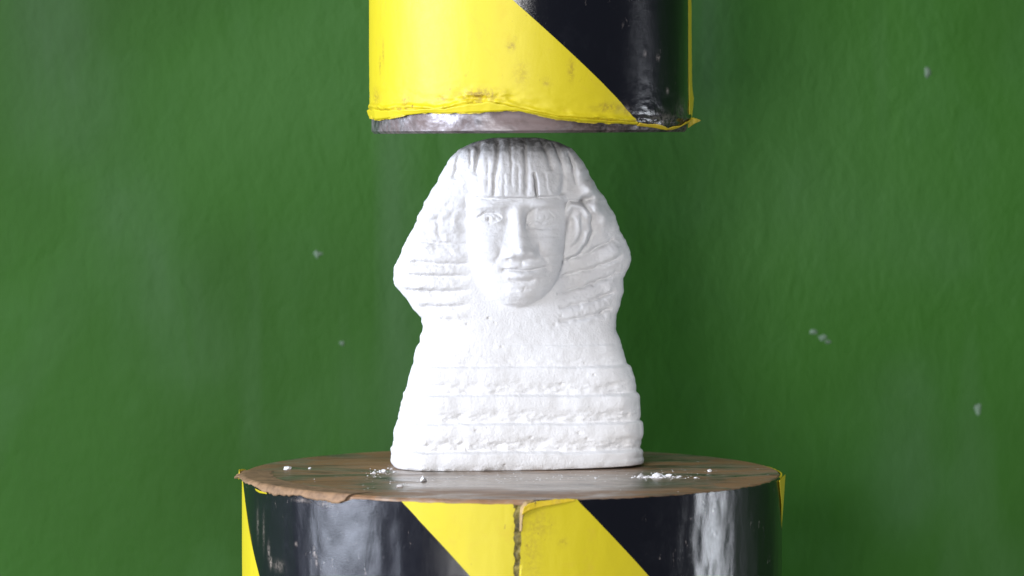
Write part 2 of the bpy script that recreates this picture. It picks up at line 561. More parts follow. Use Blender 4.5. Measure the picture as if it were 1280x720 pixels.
def ribbon(name, parent, pts_lo, pts_hi, mat, rows=60, jag=0.6, thick=1.0, seed=0):
    """A narrow strip between two 3-D polylines (u), with a real thickness and a wavering edge."""
    lo, hi = np.array(pts_lo, float), np.array(pts_hi, float)
    t = np.linspace(0, 1, rows)

    def res(p):
        k = np.linspace(0, 1, len(p))
        return np.stack([np.interp(t, k, p[:, i]) for i in range(3)], -1)
    lo, hi = res(lo), res(hi)
    nj = jag * fbm(t * rows / 6, t * 0, t * 0 + seed, 3)
    hi = hi + (hi - lo) / (np.linalg.norm(hi - lo, axis=1, keepdims=True) + 1e-6) * nj[:, None]
    cols = 6
    q = np.linspace(0, 1, cols)[None, :, None]
    g = lo[:, None] * (1 - q) + hi[:, None] * q
    g = g + (0.5 * jag * fbm(g[..., 0] / 7, g[..., 1] / 7, g[..., 2] / 7 + seed, 2))[..., None] * np.array([0.5, -0.7, 0.3])
    v = g.reshape(-1, 3) * P
    f = [(r * cols + c, r * cols + c + 1, (r + 1) * cols + c + 1, (r + 1) * cols + c) for r in range(rows - 1) for c in range(cols - 1)]
    uv = np.stack([g[..., 0] + g[..., 1], g[..., 2]], -1).reshape(-1, 2) * P * 1000
    o = mesh_obj(name, v, f, mat, parent, uv)
    md = o.modifiers.new('thickness', 'SOLIDIFY')
    md.thickness = thick * P
    md.offset = 0
    return o


def pol(R, az, z):
    a = math.radians(az)
    return (R * math.sin(a), -R * math.cos(a), z)


# free end of the wrap standing off on the right
ribbon('loose_tape_end', ram, [pol(199.5, 83, 8), pol(199.8, 83, 22), pol(199.4, 84, 45), pol(199.0, 84, 80), pol(199.2, 84, 200), pol(199.2, 84, 560)],
       [pol(203.0, 95, 8), pol(205.5, 95, 24), pol(207.5, 96, 42), pol(205.5, 96, 58), pol(204.2, 95, 200), pol(204.5, 95, 560)], M['yellow'], 160, 1.0, 1.0, 5)
# the lip of tape squeezed out along the lower edge
ribbon('squeezed_tape_lip', ram, [pol(200.5, a, float(u_bot(a * RU / 57.3)) - 0.6) for a in (40, 44, 48, 52, 56, 60, 65, 70, 76, 82)],
       [pol(203.5 + 0.8 * math.sin(a), a + 0.6, float(u_bot(a * RU / 57.3)) + 2.6 + math.sin(a * 2.1)) for a in (40, 44, 48, 52, 56, 60, 65, 70, 76, 82)], M['dirty'], 90, 0.9, 1.0, 9)
ribbon('tape_tip', ram, [pol(200, 80, 5), pol(206, 84, 10), pol(213.5, 88, 13.5)], [pol(200, 80, 17), pol(206, 84, 18), pol(213.5, 88, 14.6)], M['dirty'], 24, 1.4, 1.2, 12)
# yellow underside of the fold along the front
fa = [-82, -70, -58, -48, -38, -30, -22, -14, -6, 2, 10, 20, 30, 40]
ribbon('folded_tape_edge', ram, [pol(201.0, a, float(u_bot(a * RU / 57.3)) + 1.0) for a in fa],
       [pol(203.2 + 0.7 * math.sin(a * 1.3), a, float(u_fold(a * RU / 57.3)) - 1.5 - 2.5 * abs(math.sin(a * 0.9))) for a in fa], M['yellow'], 220, 1.0, 0.9, 21)

# ---- lower drum: the anvil
anv = empty('press_anvil', (0, -10 * P, -600 * P), 'lower press drum with rusty steel top, wrapped in black and yellow hazard tape', 'press anvil')
RL = 337.0
ZB = 600.0                                # local height of the drum's top
drum_core('steel_top', anv, 335.0, 0, ZB, 2.5, M['anvil'], 0.4)


def anv_r(s, z):
    zz = z - ZB
    r = RL + 0.7 * fbm(s / 55, zz / 190, s * 0 + 3, 3) + 0.10 * fbm(s / 13, zz / 36, s * 0 + 15, 3)
    r = r + 0.5 * np.exp(-((s + 190) / 70) ** 2) * fbm(s / 22, zz / 40, s * 0 + 6, 2)
    r = r + 0.35 * np.exp(-((s - 238) / 40) ** 2) * vnoise(s / 14, zz / 20, s * 0 + 2)
    # the end of the wrap lifts beside the seam, most at the top corner
    lift = np.exp(-np.clip(s - 10, 0, 999) / 26) * (s > 9)
    r = r + lift * (2.2 + 5.0 * np.exp(np.clip(zz, -200, 0) / 16))
    return r


a_top = curve_fn([(-1060, -2), (-468, -3), (-398, -4), (-338, -9), (-278, -6), (-235, -9), (-211, -9), (-199, -4.6), (-114, -4.4), (0, -5.2), (9, -5.2),
                  (10, -11), (30, -4.5), (52, -1.6), (75, -0.8), (211, -0.9), (469, -1.0), (1060, -2)])
a_high = lambda s: a_top(s) + rag(0.6, 8, 23)(s)
SL = lambda s0, k: (lambda z: s0 - (np.asarray(z) - ZB) * k)
e1, e2, e3, e4 = SL(-477, 0.82), SL(-132, 0.94), SL(76, 0.97), SL(468, 0.42)
jagL = lambda z: 2.5 + 1.6 * fbm(np.asarray(z) / 7, np.asarray(z) * 0, np.asarray(z) * 0 + 1, 3)
jagR = lambda z: 10.5 - 2.2 * sstep(-40, -100, np.asarray(z) - ZB) + 0.9 * fbm(np.asarray(z) / 6, np.asarray(z) * 0, np.asarray(z) * 0 + 7, 3)
lo_c = 0.0


def anvil_piece(nm, l, r, mt):
    tape_sheet(nm, anv, RL, l, r, ZB - 130, ZB, anv_r, M[mt], 2.6, 1.6, 334.5, None, a_high, anv_soil)


def anvil_lower(nm, l, r, mt):
    tape_sheet(nm, anv, RL, l, r, 4, ZB - 130, anv_r, M[mt], 8, 9, 334.5)


full = 2 * math.pi * RL
anvil_piece('black_stripe', e1, e2, 'worn')
anvil_piece('yellow_stripe', e2, jagL, 'yellow')
anvil_piece('yellow_stripe', jagR, e3, 'yellow')
anvil_piece('black_stripe', e3, e4, 'black')
anvil_piece('yellow_stripe', e4, const(760), 'yellow')
anvil_piece('black_stripe', const(760), const(1010), 'black')
anvil_piece('yellow_stripe', const(1010), lambda z: e1(z) + full, 'yellow')
z130 = np.array(ZB - 130.0)
S130 = [float(e(z130)) for e in (e1, e2, e3, e4)]
anvil_lower('black_stripe', const(S130[0]), const(S130[1]), 'worn')
anvil_lower('yellow_stripe', const(S130[1]), const(S130[2]), 'yellow')
anvil_lower('black_stripe', const(S130[2]), const(S130[3]), 'black')
anvil_lower('yellow_stripe', const(S130[3]), const(S130[0] + full), 'yellow')
# gap between the two ends of the wrap, filled with dirty glue
tape_sheet('dirty_glue_seam', anv, RL, const(0.0), const(13.0), ZB - 130, ZB - 6, lambda s, z: 336.2 + 0.9 * fbm(s / 4, z / 5, s * 0, 3), M['glue'], 0.9, 0.9, 334.5)
# frayed corner of the lifted end, and its curl over the rim
ribbon('frayed_tape_corner', anv, [pol(339, 1.5, ZB - 36), pol(340, 1.55, ZB - 20), pol(342, 1.6, ZB - 8), pol(341, 2.6, ZB - 1.5), pol(338, 4.2, ZB + 0.2)],
       [pol(341, 1.9, ZB - 36), pol(342.5, 2.1, ZB - 20), pol(344.0, 2.3, ZB - 10), pol(343.5, 3.0, ZB - 4), pol(339, 4.4, ZB - 1.2)], M['frayed'], 50, 0.8, 0.8, 3)
ribbon('curled_tape_edge', anv, [pol(343, 1.9, ZB - 17), pol(343.5, 3.2, ZB - 12), pol(341.5, 5.5, ZB - 8), pol(339.5, 9.5, ZB - 4.5), pol(338.0, 12.5, ZB - 1.5)],
       [pol(345, 2.3, ZB - 7), pol(343, 3.6, ZB - 2.5), pol(339.5, 6.2, ZB - 0.2), pol(337.5, 9.8, ZB + 0.6), pol(336.5, 12.5, ZB + 0.4)], M['dirty'], 60, 0.7, 0.9, 14)


# torn brown backing hanging over the rim on the left
def torn_rim():
    az = np.linspace(-93, -34, 190)
    s = az * RL / 57.2958
    out = 340.2 + 1.2 * fbm(s / 26, s * 0, s * 0 + 3, 3) + 6.0 * np.exp(-((az + 88) / 4.5) ** 2)
    drop = np.interp(s, [-560, -520, -480, -440, -400, -345, -335, -280, -240, -222, -208, -199], [-3, -7, -2, -4, -4, -9.5, -10, -7, -9.5, -12, -9, -2])
    drop = drop + 1.3 * fbm(s / 5, s * 0, s * 0 + 41, 4)
    fade = sstep(-34, -36, az)
    rows = []
    prof = [(300, 0.5), (322, 0.7), (333, 0.9), (337.5, 0.6)]
    for r, z in prof:
        rows.append((np.full_like(s, r) + 2.0 * fbm(s / 12, s * 0 + r, s * 0, 2), np.full_like(s, z)))
    for q in (0.25, 0.5, 0.75, 1.0):
        rows.append((337.5 + (out - 337.5) * min(1, q * 1.4) * fade + 0.6, 0.4 + drop * q * fade))
    rows.append((337.2 + 0 * s, 0.2 + drop * fade + 0.6))
    v = np.array([[(r[i] * math.sin(math.radians(az[i])), -r[i] * math.cos(math.radians(az[i])), ZB + z[i]) for i in range(len(az))] for r, z in rows])
    n = len(az)
    f = [(k * n + i, (k + 1) * n + i, (k + 1) * n + i + 1, k * n + i + 1) for k in range(len(rows) - 1) for i in range(n - 1)]
    o = mesh_obj('torn_brown_backing', v.reshape(-1, 3) * P, f, M['paper'], anv)


torn_rim()
ribbon('yellow_tape_tip', anv, [pol(338, -96, ZB - 9), pol(343, -92, ZB - 10), pol(341, -88, ZB - 8)], [pol(338, -96, ZB + 0.5), pol(342.5, -92, ZB + 2), pol(340.5, -88, ZB + 1)], M['dirty'], 30, 1.0, 1.0, 30)
ribbon('yellow_tape_tip', anv, [pol(339.5, -66, ZB - 9.6), pol(340.8, -63.5, ZB - 10.6), pol(340.5, -60, ZB - 10.2)], [pol(341, -66, ZB - 7), pol(342, -63.5, ZB - 7.6), pol(341.5, -60, ZB - 8.4)], M['yellow'], 30, 0.5, 0.6, 33)
ribbon('yellow_tape_tip', anv, [pol(336.6, 84, ZB - 75), pol(338.0, 80, ZB - 35), pol(338.2, 76, ZB - 3)], [pol(337.0, 90, ZB - 75), pol(340.0, 90, ZB - 35), pol(342.0, 90, ZB - 3)], M['yellow'], 40, 0.1, 0.5, 35)


# ------------------------------------------------------------------ the plaster bust
PSI = math.radians(7.5)
BX, BY = 6.0, 86.0                       # where its middle stands on the anvil
SC = 1.010


def to_local(tx, ly):                    # drawn width position (front view) -> bust's own x
    return ((tx - 640) * SC - BX - ly * math.sin(PSI)) / math.cos(PSI)


def draw_z(ty):
    return 427 - (np.asarray(ty) - 163) * SC


def surface_nets(F, org, h):
    """Quad mesh of F = 0 (F < 0 inside) on a regular grid."""
    ins = F < 0
    nx, ny, nz = F.shape
    cnt = np.zeros((nx - 1, ny - 1, nz - 1), np.int8)
    for a in (0, 1):
        for b in (0, 1):
            for c in (0, 1):
                cnt += ins[a:nx - 1 + a, b:ny - 1 + b, c:nz - 1 + c]
    act = (cnt > 0) & (cnt < 8)
    cell = np.argwhere(act)
    idx = np.full(act.shape, -1, np.int64)
    idx[act] = np.arange(len(cell))
    acc = np.zeros((len(cell), 3))
    num = np.zeros(len(cell))
    corners = [(a, b, c) for a in (0, 1) for b in (0, 1) for c in (0, 1)]
    for p in corners:
        for ax in range(3):
            if p[ax]:
                continue
            q = list(p)
            q[ax] = 1
            f0 = F[cell[:, 0] + p[0], cell[:, 1] + p[1], cell[:, 2] + p[2]]
            f1 = F[cell[:, 0] + q[0], cell[:, 1] + q[1], cell[:, 2] + q[2]]
            m = (f0 < 0) != (f1 < 0)
            t = np.where(m, f0 / np.where(m, f0 - f1, 1), 0)
            pt = np.tile(np.array(p, float), (len(cell), 1))
            pt[:, ax] = t
            acc[m] += pt[m]
            num[m] += 1
    verts = np.array(org) + (cell + acc / num[:, None]) * h
    quads = []
    for ax in range(3):
        b, c = [(1, 2), (2, 0), (0, 1)][ax]
        sl0 = [slice(1, -1)] * 3
        sl1 = [slice(1, -1)] * 3
        sl0[ax] = slice(0, -1)
        sl1[ax] = slice(1, None)
        i0, i1 = ins[tuple(sl0)], ins[tuple(sl1)]
        e = np.argwhere(i0 != i1)
        flip = i0[tuple(e.T)]
        e = e.copy()
        for k in range(3):
            if k != ax:
                e[:, k] += 1
        def cidx(db, dc):
            q = e.copy()
            q[:, b] -= db
            q[:, c] -= dc
            return idx[q[:, 0], q[:, 1], q[:, 2]]
        Q = np.stack([cidx(1, 1), cidx(0, 1), cidx(0, 0), cidx(1, 0)], -1)
        Q[~flip] = Q[~flip][:, ::-1]
        quads.append(Q)
    return verts, np.concatenate(quads)


def build_bust():
    h = 1.1
    xs = np.arange(-168, 168, h)
    ys = np.arange(-92, 100, h)          # + is towards the front
    zs = np.arange(-4.3, 424, h)
    XX, ZZ = np.meshgrid(xs, zs, indexing='ij')
    TX = 640 + (XX * math.cos(PSI) + BX + 50 * math.sin(PSI)) / SC
    TY = 163 + (427 - ZZ) / SC
    nz_ = lambda k, off=0, o=3: fbm(TX / k, TY / k, TX * 0, o, off)

    # ---- outline of the bust seen from the front
    Lp = [(170, 640), (173, 612), (178, 592), (188, 572), (203, 559), (228, 545), (253, 530), (285, 515), (310, 503), (335, 492), (350, 490), (357, 492), (365, 498), (382, 511), (400, 525),
          (410, 528), (418, 527), (440, 520), (480, 510), (510, 502), (540, 495), (565, 491), (584, 490.5), (590, 493)]
    Rp = [(170, 658), (173, 676), (178, 697), (186, 714), (196, 724), (212, 733), (230, 742), (250, 757), (280, 772), (300, 782), (318, 789), (328, 791), (338, 788), (350, 781), (358, 781), (368, 780), (385, 775), (400, 770),
          (415, 770), (440, 778), (470, 788), (490, 795), (520, 798.5), (560, 799.5), (584, 799.5), (590, 798)]
    t1 = 163 + (427 - zs) / SC
    lx = np.array([to_local(v, -4) for v in np.interp(t1, *zip(*Lp))])
    rx = np.array([to_local(v, -4) for v in np.interp(t1, *zip(*Rp))])
    lx += 1.3 * fbm(t1 / 8, t1 * 0, t1 * 0 + 3, 4)
    rx += (1.2 + 1.4 * np.exp(-((t1 - 245) / 45) ** 2)) * fbm(t1 / 9, t1 * 0, t1 * 0 + 8, 3)
    cx, wx = (lx + rx) / 2, (rx - lx) / 2
    hd = np.interp(t1, [168, 173, 178, 190, 205, 230, 250, 275, 300, 340, 370, 390, 410, 433, 460, 495, 530, 565, 584, 588, 592],
                   [4, 14, 24, 38, 46, 48, 45, 37, 33, 33, 36, 41, 44.5, 48, 54, 62, 69, 75, 77, 75.5, 71])
    pw = np.interp(t1, [170, 250, 300, 390, 430, 592], [2.1, 2.2, 2.3, 2.6, 3.2, 4.2])

    # ---- relief on the front (depth added to the outline body) --------------------------------
    D2 = np.zeros_like(TX)

    def groove(pts, w, d, taper=True):
        pts = np.array(pts, float)
        best = np.full(TX.shape, 1e9)
        tt = np.zeros_like(TX)
        seg = np.linalg.norm(np.diff(pts, axis=0), axis=1)
        cum = np.concatenate([[0], np.cumsum(seg)])
        wob = 0.8 * nz_(7, 5, 2)
        for i in range(len(pts) - 1):
            a, b = pts[i], pts[i + 1]
            ab = b - a
            t = np.clip(((TX + wob - a[0]) * ab[0] + (TY + wob - a[1]) * ab[1]) / (ab @ ab), 0, 1)
            dd = np.hypot(TX + wob - a[0] - t * ab[0], TY + wob - a[1] - t * ab[1])
            m = dd < best
            best = np.where(m, dd, best)
            tt = np.where(m, (cum[i] + t * seg[i]) / cum[-1], tt)
        k = np.sqrt(np.clip(1 - (2 * tt - 1) ** 4, 0, 1)) if taper else 1
        return -d * k * np.exp(-(best / w) ** 2)

    def blob(x, y, rx_, ry_, d, rot=0.0):
        c, s = math.cos(math.radians(rot)), math.sin(math.radians(rot))
        u, v = (TX - x) * c + (TY - y) * s, -(TX - x) * s + (TY - y) * c
        return d * np.exp(-(u / rx_) ** 2 - (v / ry_) ** 2)

    def ring(x, y, rx_, ry_, w, d, rot=0.0):
        c, s = math.cos(math.radians(rot)), math.sin(math.radians(rot))
        u, v = (TX - x) * c + (TY - y) * s, -(TX - x) * s + (TY - y) * c
        q = np.hypot(u / rx_, v / ry_)
        return d * np.exp(-((q - 1) * min(rx_, ry_) / w) ** 2)

    # stone courses across the chest: each one steps out below the last
    wob = 1.7 * fbm(TX / 48, TX * 0, TX * 0 + 4, 3)
    edges = [433, 460, 495, 530, 565, 600]
    amp = [2.0, 5.2, 6.0, 6.6, 7.0]
    saw = np.zeros_like(TX)
    for i in range(5):
        a, b = edges[i] + wob * (0.6 + 0.15 * i), edges[i + 1] + wob * (0.6 + 0.15 * (i + 1))
        t = (TY - a) / (b - a)
        prof = sstep(-0.07, 0.05, t) * (1 - 0.85 * sstep(0.30, 0.92, t)) - 0.25 * sstep(0.80, 0.96, t)
        saw += amp[i] * (0.95 + 0.18 * fbm(TX / 28, TY / 60, TX * 0 + 3 * i, 2)) * prof * (t < 1.0)
        rough = sstep(0.40, 0.70, t) * (1 - sstep(0.9, 1.0, t)) * (t < 1.0)
        saw += rough * (2.3 * fbm(TX / 12, TY / 6, TX * 0, 4, 20 + i) - 0.6) * min(1, 0.4 + 0.2 * i)
    BODY = saw + 0.6 * nz_(26, 2) + 0.15 * nz_(6, 9)

    # air holes left by the casting
    pr = np.random.default_rng(5)
    for _ in range(14):
        px, py, ps = pr.uniform(505, 785), pr.uniform(395, 584), pr.uniform(0.9, 1.9)
        BODY -= blob(px, py, ps * 1.2, ps, 2.0)
    for px, py in ((612, 398), (592, 536), (660, 545), (720, 540), (548, 588), (732, 392), (728, 394)):
        BODY -= blob(px, py, 1.9, 1.4, 2.4)

    # headcloth: folds on the side lappets
    wl = sstep(592, 572, TX) * sstep(238, 262, TY) * sstep(408, 396, TY)
    wr = sstep(700, 722, TX) * sstep(268, 290, TY) * sstep(410, 398, TY)
    LAP = np.zeros_like(TX)
    for (xa, ya, xb, yb) in [(512, 300, 588, 306), (504, 327, 590, 331), (494, 342, 590, 346), (500, 363, 590, 364), (514, 384, 588, 383)]:
        LAP += groove([(xa, ya), ((xa + xb) / 2, (ya + yb) / 2 + 1.5), (xb, yb)], 2.6, 3.0)
    LAP += wl * 2.0 * np.sin((TY - 331) / 18.0 * math.pi) ** 2
    for (xa, ya, xb, yb) in [(700, 330, 772, 300), (700, 349, 784, 321), (698, 368, 783, 341), (700, 386, 776, 366), (700, 402, 770, 388)]:
        LAP += groove([(xa, ya), ((xa + xb) / 2, (ya + yb) / 2 + 3), (xb, yb)], 2.6, 3.6)
    LAP += blob(772, 318, 16, 12, 5, -20) + blob(772, 352, 14, 8, 3, -15) - blob(712, 345, 16, 22, 7)
    LUMP = blob(738, 238, 9, 9, 9) + blob(746, 262, 9, 11, 8) + blob(758, 275, 8, 9, 5) + blob(728, 218, 7, 12, 4) - blob(733, 251, 5, 4.5, 10) - blob(741, 249, 4, 4, 6) - blob(738, 280, 5, 8, 5)
    LUMP = LUMP * 1.25
    LAP += blob(538, 262, 9, 11, 2.5) + blob(528, 285, 8, 9, 2) - blob(548, 272, 5, 8, 1.5)
    LAP += (wl + wr) * (0.7 * nz_(10, 33) + 0.25 * nz_(4, 12))

    # folds of the headcloth over the brow
    top = sstep(250, 240, TY)
    FOLD = np.zeros_like(TX)
    for pts, w, d in [([(583, 182), (576, 200), (570, 225)], 3.2, 4.5), ([(606, 176), (601, 195), (596, 220)], 3.4, 5.5), ([(628, 173), (623, 200), (618, 225), (617, 247)], 3.0, 4.8),
                      ([(660, 172), (658, 200), (656, 246)], 3.0, 5.5), ([(679, 174), (686, 192), (690, 214)], 3.4, 5.0), ([(695, 177), (703, 198), (706, 220), (703, 244)], 3.0, 5.0),
                      ([(668, 216), (669, 235), (670, 260)], 1.5, 11), ([(617, 224), (616, 247)], 1.2, 2.5), ([(592, 186), (590, 212)], 2.0, 2.4), ([(642, 174), (640, 200), (638, 232)], 1.8, 2.2), ([(612, 196), (608, 240)], 1.5, 1.4), ([(680, 215), (684, 244)], 1.6, 2.0), ([(648, 205), (647, 244)], 1.4, 1.3), ([(630, 215), (629, 246)], 1.4, 1.6),
                      ([(714, 190), (720, 208), (722, 232)], 2.4, 4.0)]:
        FOLD += groove(pts, w, d)
    FOLD = FOLD * (0.62 + 0.38 * sstep(222, 195, TY))
    FOLD += groove([(668, 216), (669, 235), (670, 260)], 1.5, 4.5)
    FOLD += top * (0.5 * fbm(TX / 6, TY / 28, TX * 0 + 5, 3) + 0.4 * nz_(5, 40))

    # ---- head: dome of the cloth, then the face
    dome = np.clip(1 - (np.abs(TX - 648) / 93) ** 2.3 - np.where(TY < 275, ((275 - TY) / 104) ** 2, ((TY - 275) / 75) ** 2), 0, 1)
    side = sstep(38, 66, np.abs(TX - 648))
    Hd = 68 * np.sqrt(dome) * (1 - 0.50 * sstep(244 - 34 * side, 282 - 20 * side, TY)) - 2
    Hd = np.where(dome <= 0, -60, Hd)
    fx = 648
    fa = np.interp(TY, [236, 262, 290, 310, 330, 350, 364, 374, 381, 386], [64, 64, 62, 60, 57, 51, 42.5, 32, 19, 2])
    fb = np.interp(TY, [236, 250, 262, 285, 310, 335, 355, 370, 380, 386], [36, 36.5, 35, 32, 33.5, 33, 32, 29, 23, 15])
    q = np.clip(1 - (np.abs(TX - fx) / fa) ** 2.5, 0, 1)
    Hf = 29 + (fb - 6) * np.sqrt(q)
    face = (np.abs(TX - fx) < fa) & (TY < 386)
    F = np.zeros_like(TX)
    # brow, sockets, cheeks
    F += blob(613, 258, 20, 5, 4.5, 4) + blob(680, 256, 22, 5, 4.5, -3)
    F += -blob(613, 270, 19, 9, 6.5) - blob(677, 270, 21, 10, 6.5)
    F += -blob(634, 272, 6, 11, 5) - blob(660, 274, 6, 13, 7.5)
    F += blob(608, 306, 20, 18, 5.5) + blob(688, 305, 18, 18, 5.5)
    # eyeballs and lids
    for ex, ey, rx_, ry_, rot, ke in ((612, 272, 14.5, 6.2, 4, 0.8), (677, 271, 16, 7.4, -3, 0.6)):
        F += blob(ex, ey, rx_ * 0.85, ry_ * 1.0, 5.6, rot)
        F += ring(ex, ey, rx_, ry_, 1.5, 1.7 * ke, rot)
        F += groove([(ex - rx_ * 1.05, ey + 0.5), (ex - rx_ * 0.5, ey - ry_ * 0.85), (ex + rx_ * 0.1, ey - ry_ * 1.0), (ex + rx_ * 0.6, ey - ry_ * 0.72), (ex + rx_ * 1.05, ey + 0.8)], 1.3, 2.6 * ke)
        F += groove([(ex - rx_, ey + 1.5), (ex, ey + ry_ * 1.05), (ex + rx_, ey + 1.5)], 1.2, 1.4)
        F += ring(ex, ey + 0.5, 4.6, 4.6, 1.0, -1.1 * ke)
    F += -blob(611, 273.5, 2.0, 2.2, 6.5) - blob(619, 273, 1.2, 2.0, 1.5) + groove([(597, 272), (606, 266.5), (618, 266.5), (628, 273)], 1.5, 2.5)
    F += groove([(656, 288), (657, 278), (661, 268), (669, 261)], 2.0, 3.2) + groove([(660, 284), (665, 275)], 1.3, 2.2)
    F += groove([(662, 283), (678, 286), (697, 281)], 1.6, 1.6)
    # nose
    nt = np.clip((TY - 256) / (322 - 256), 0, 1)
    ncx = 646 + 4.5 * nt
    nw = 8.0 + 9.5 * nt ** 1.4
    nh = (3.5 + 13 * nt ** 1.1) * sstep(250, 266, TY) * (1 - sstep(314, 328.5, TY))
    F += nh * np.exp(-np.abs((TX - ncx) / nw) ** 2.0)
    F += blob(637, 317.5, 5.5, 5.5, 5) + blob(664.5, 316.5, 5.5, 5.5, 5) + blob(650.5, 315, 8, 6.5, 2.5)
    F += -blob(635, 323.5, 2.4, 1.5, 3.0) - blob(659, 323, 4.5, 1.8, 3.0)
    F += groove([(627, 308), (624, 318), (617, 329)], 3.4, 1.6) + groove([(672, 302), (674, 316), (684, 328)], 3.0, 2.6)
    F += groove([(673, 322), (700, 321)], 1.6, 1.3)
    # mouth
    F += blob(652, 343, 32, 19, 5)
    F += blob(642, 332.5, 14, 3.4, 3.2, -6) + blob(664, 331.5, 15, 3.4, 3.2, 5) - blob(651, 329, 2.6, 4, 1.6)
    F += blob(652, 344.0, 16.5, 4.2, 4.6)
    F += groove([(627, 336.5), (640, 336.5), (652, 338.6), (666, 336.6), (683, 334.0)], 1.7, 5.0)
    F += groove([(634, 348), (644, 351.6), (658, 351.6), (668, 348)], 2.4, 2.6)
    F += -blob(628, 337, 4, 4, 2.0) - blob(684, 335, 4.5, 4.5, 2.4)
    # chin
    F += blob(652, 366, 21, 10, 5.5)
    F += groove([(654, 357), (652, 365)], 0.9, 1.4) + groove([(640, 362), (662, 361)], 1.0, 1.0)
    # knife marks across the cheeks and forehead
    F += groove([(590, 247), (625, 249), (650, 248), (668, 246), (700, 247)], 1.9, 4.2) + groove([(612, 254), (640, 254), (664, 250)], 1.3, 1.4)
    F += 0.9 * fbm(TX / 30, TY / 3.2, TX * 0 + 2, 3) * sstep(655, 690, TX) * sstep(278, 292, TY)
    F += 0.5 * fbm(TX / 24, TY / 3.6, TX * 0 + 7, 2) + 0.4 * nz_(8, 50)
    lip = 247 + 0.0012 * (TX - 648) ** 2 * -1 + 1.2 * fbm(TX / 14, TX * 0, TX * 0 + 3, 2)
    below = sstep(lip - 2.6, lip + 1.4, TY)
    Hface = Hf + F
    Hdome = Hd + FOLD
    # ears
    def ear(x, y, sx, k):
        o = lambda pts: [(x + sx * (px * 1.1 + 0.5), y + 1 + py * 0.88) for px, py in pts]
        e = blob(x, y + 2, 15, 32, 7, 8 * sx)
        e += groove(o([(-12, -20), (-5, -31), (6, -30), (14, -16), (15, 4), (9, 22), (-1, 36), (-12, 43)]), 4.0, -7.5)
        e += groove(o([(-5, -16), (3, -10), (5, 5), (-2, 19), (-8, 27)]), 3.0, -4.0)
        e += -blob(x - 6 * sx, y - 2, 4.5, 11, 9, 8 * sx) - blob(x + 8 * sx, y - 8, 2.6, 13, 3.5, 5 * sx)
        e += groove(o([(-16, -22), (-8, -38), (8, -37), (20, -18), (21, 6), (14, 26), (3, 41), (-8, 48)]), 2.4, 4.5)
        return e * k
    EAR = ear(721, 284, 1, 1.0) + ear(574, 284, -1, 0.13)
    EARW = (np.hypot((TX - 721) / 20, (TY - 288) / 42) < 1) | (np.hypot((TX - 574) / 20, (TY - 288) / 42) < 1)
    H = np.where(face, np.where(TY > lip + 1.4, Hface, Hdome * (1 - below) + Hface * below), Hdome)
    # undercut where jaw meets ear
    SLAB = LAP + EAR * 0.9 + FOLD * sstep(250, 240, TY)
    H = np.where(face, H, H + EAR * 0.75 + LAP * 0.5 + LUMP)

    # ---- combine
    Y = ys[None, :, None]
    sx = np.abs((xs[:, None] - cx[None]) / wx[None])
    body2 = BODY * sstep(386, 400, TY)
    S3 = np.clip(sx ** pw[None], 0, 50)[:, None, :]
    ay = np.abs(Y) / hd[None, None, :]
    g = (S3 + ay ** pw[None, None, :]) ** (1 / pw[None, None, :])
    rad = np.minimum(hd, wx)
    f1 = ((g - 1) * np.maximum(rad, 6)[None, None, :]).astype(np.float32)
    front = sstep(0, 14, Y)
    edge = (1 - sstep(0.80, 1.0, sx))
    f1 = f1 - (SLAB * sstep(420, 405, TY) * edge + LUMP * (1 - sstep(0.92, 1.0, sx)))[:, None, :] * front - body2[:, None, :] * (0.12 + 0.88 * front * np.clip(edge, 0.1, 1)[:, None, :])
    gx, gz = np.gradient(H, h)
    nrm = np.sqrt(1 + np.clip(gx ** 2 + gz ** 2, 0, 6))
    f2 = (Y - H[:, None, :]) / nrm[:, None, :]
    f2 = np.maximum(f2, -Y - 5).astype(np.float32)
    k = 3.0
    m = np.clip(0.5 + 0.5 * (f1 - f2) / k, 0, 1)
    f = f1 * (1 - m) + f2 * m - k * m * (1 - m)
    zb = zs[None, None, :]
    f = np.maximum(f, (-zb + np.maximum(0, xs - 10)[:, None, None] * 0.022) + 0 * f)
    f = np.maximum(f, zb - 417.5)
    v, qd = surface_nets(f.astype(np.float32), (xs[0], ys[0], zs[0]), h)
    # one relaxing pass, then fine erosion of the surface
    nb = np.zeros_like(v)
    ct = np.zeros(len(v))
    for a, b in ((0, 1), (1, 2), (2, 3), (3, 0)):
        np.add.at(nb, qd[:, a], v[qd[:, b]])
        np.add.at(nb, qd[:, b], v[qd[:, a]])
        np.add.at(ct, qd[:, a], 1)
        np.add.at(ct, qd[:, b], 1)
    v = v * 0.72 + 0.28 * nb / ct[:, None]
    n = np.cross(v[qd[:, 2]] - v[qd[:, 0]], v[qd[:, 3]] - v[qd[:, 1]])

    def vnormals(v):
        n = np.cross(v[qd[:, 2]] - v[qd[:, 0]], v[qd[:, 3]] - v[qd[:, 1]])
        vn = np.zeros_like(v)
        for a in range(4):
            np.add.at(vn, qd[:, a], n)
        return vn / (np.linalg.norm(vn, axis=1, keepdims=True) + 1e-9)
    vn = vnormals(v)
    er = 0.26 * fbm(v[:, 0] / 9, v[:, 1] / 9, v[:, 2] / 9, 4, 3.0)
    er = er * 0.8
    keep = sstep(0.5, 4, v[:, 2])
    v = v + vn * (er * keep)[:, None]
    v[:, 2] = np.maximum(v[:, 2], 0)
    vn = vnormals(v)
    return v, qd, vn


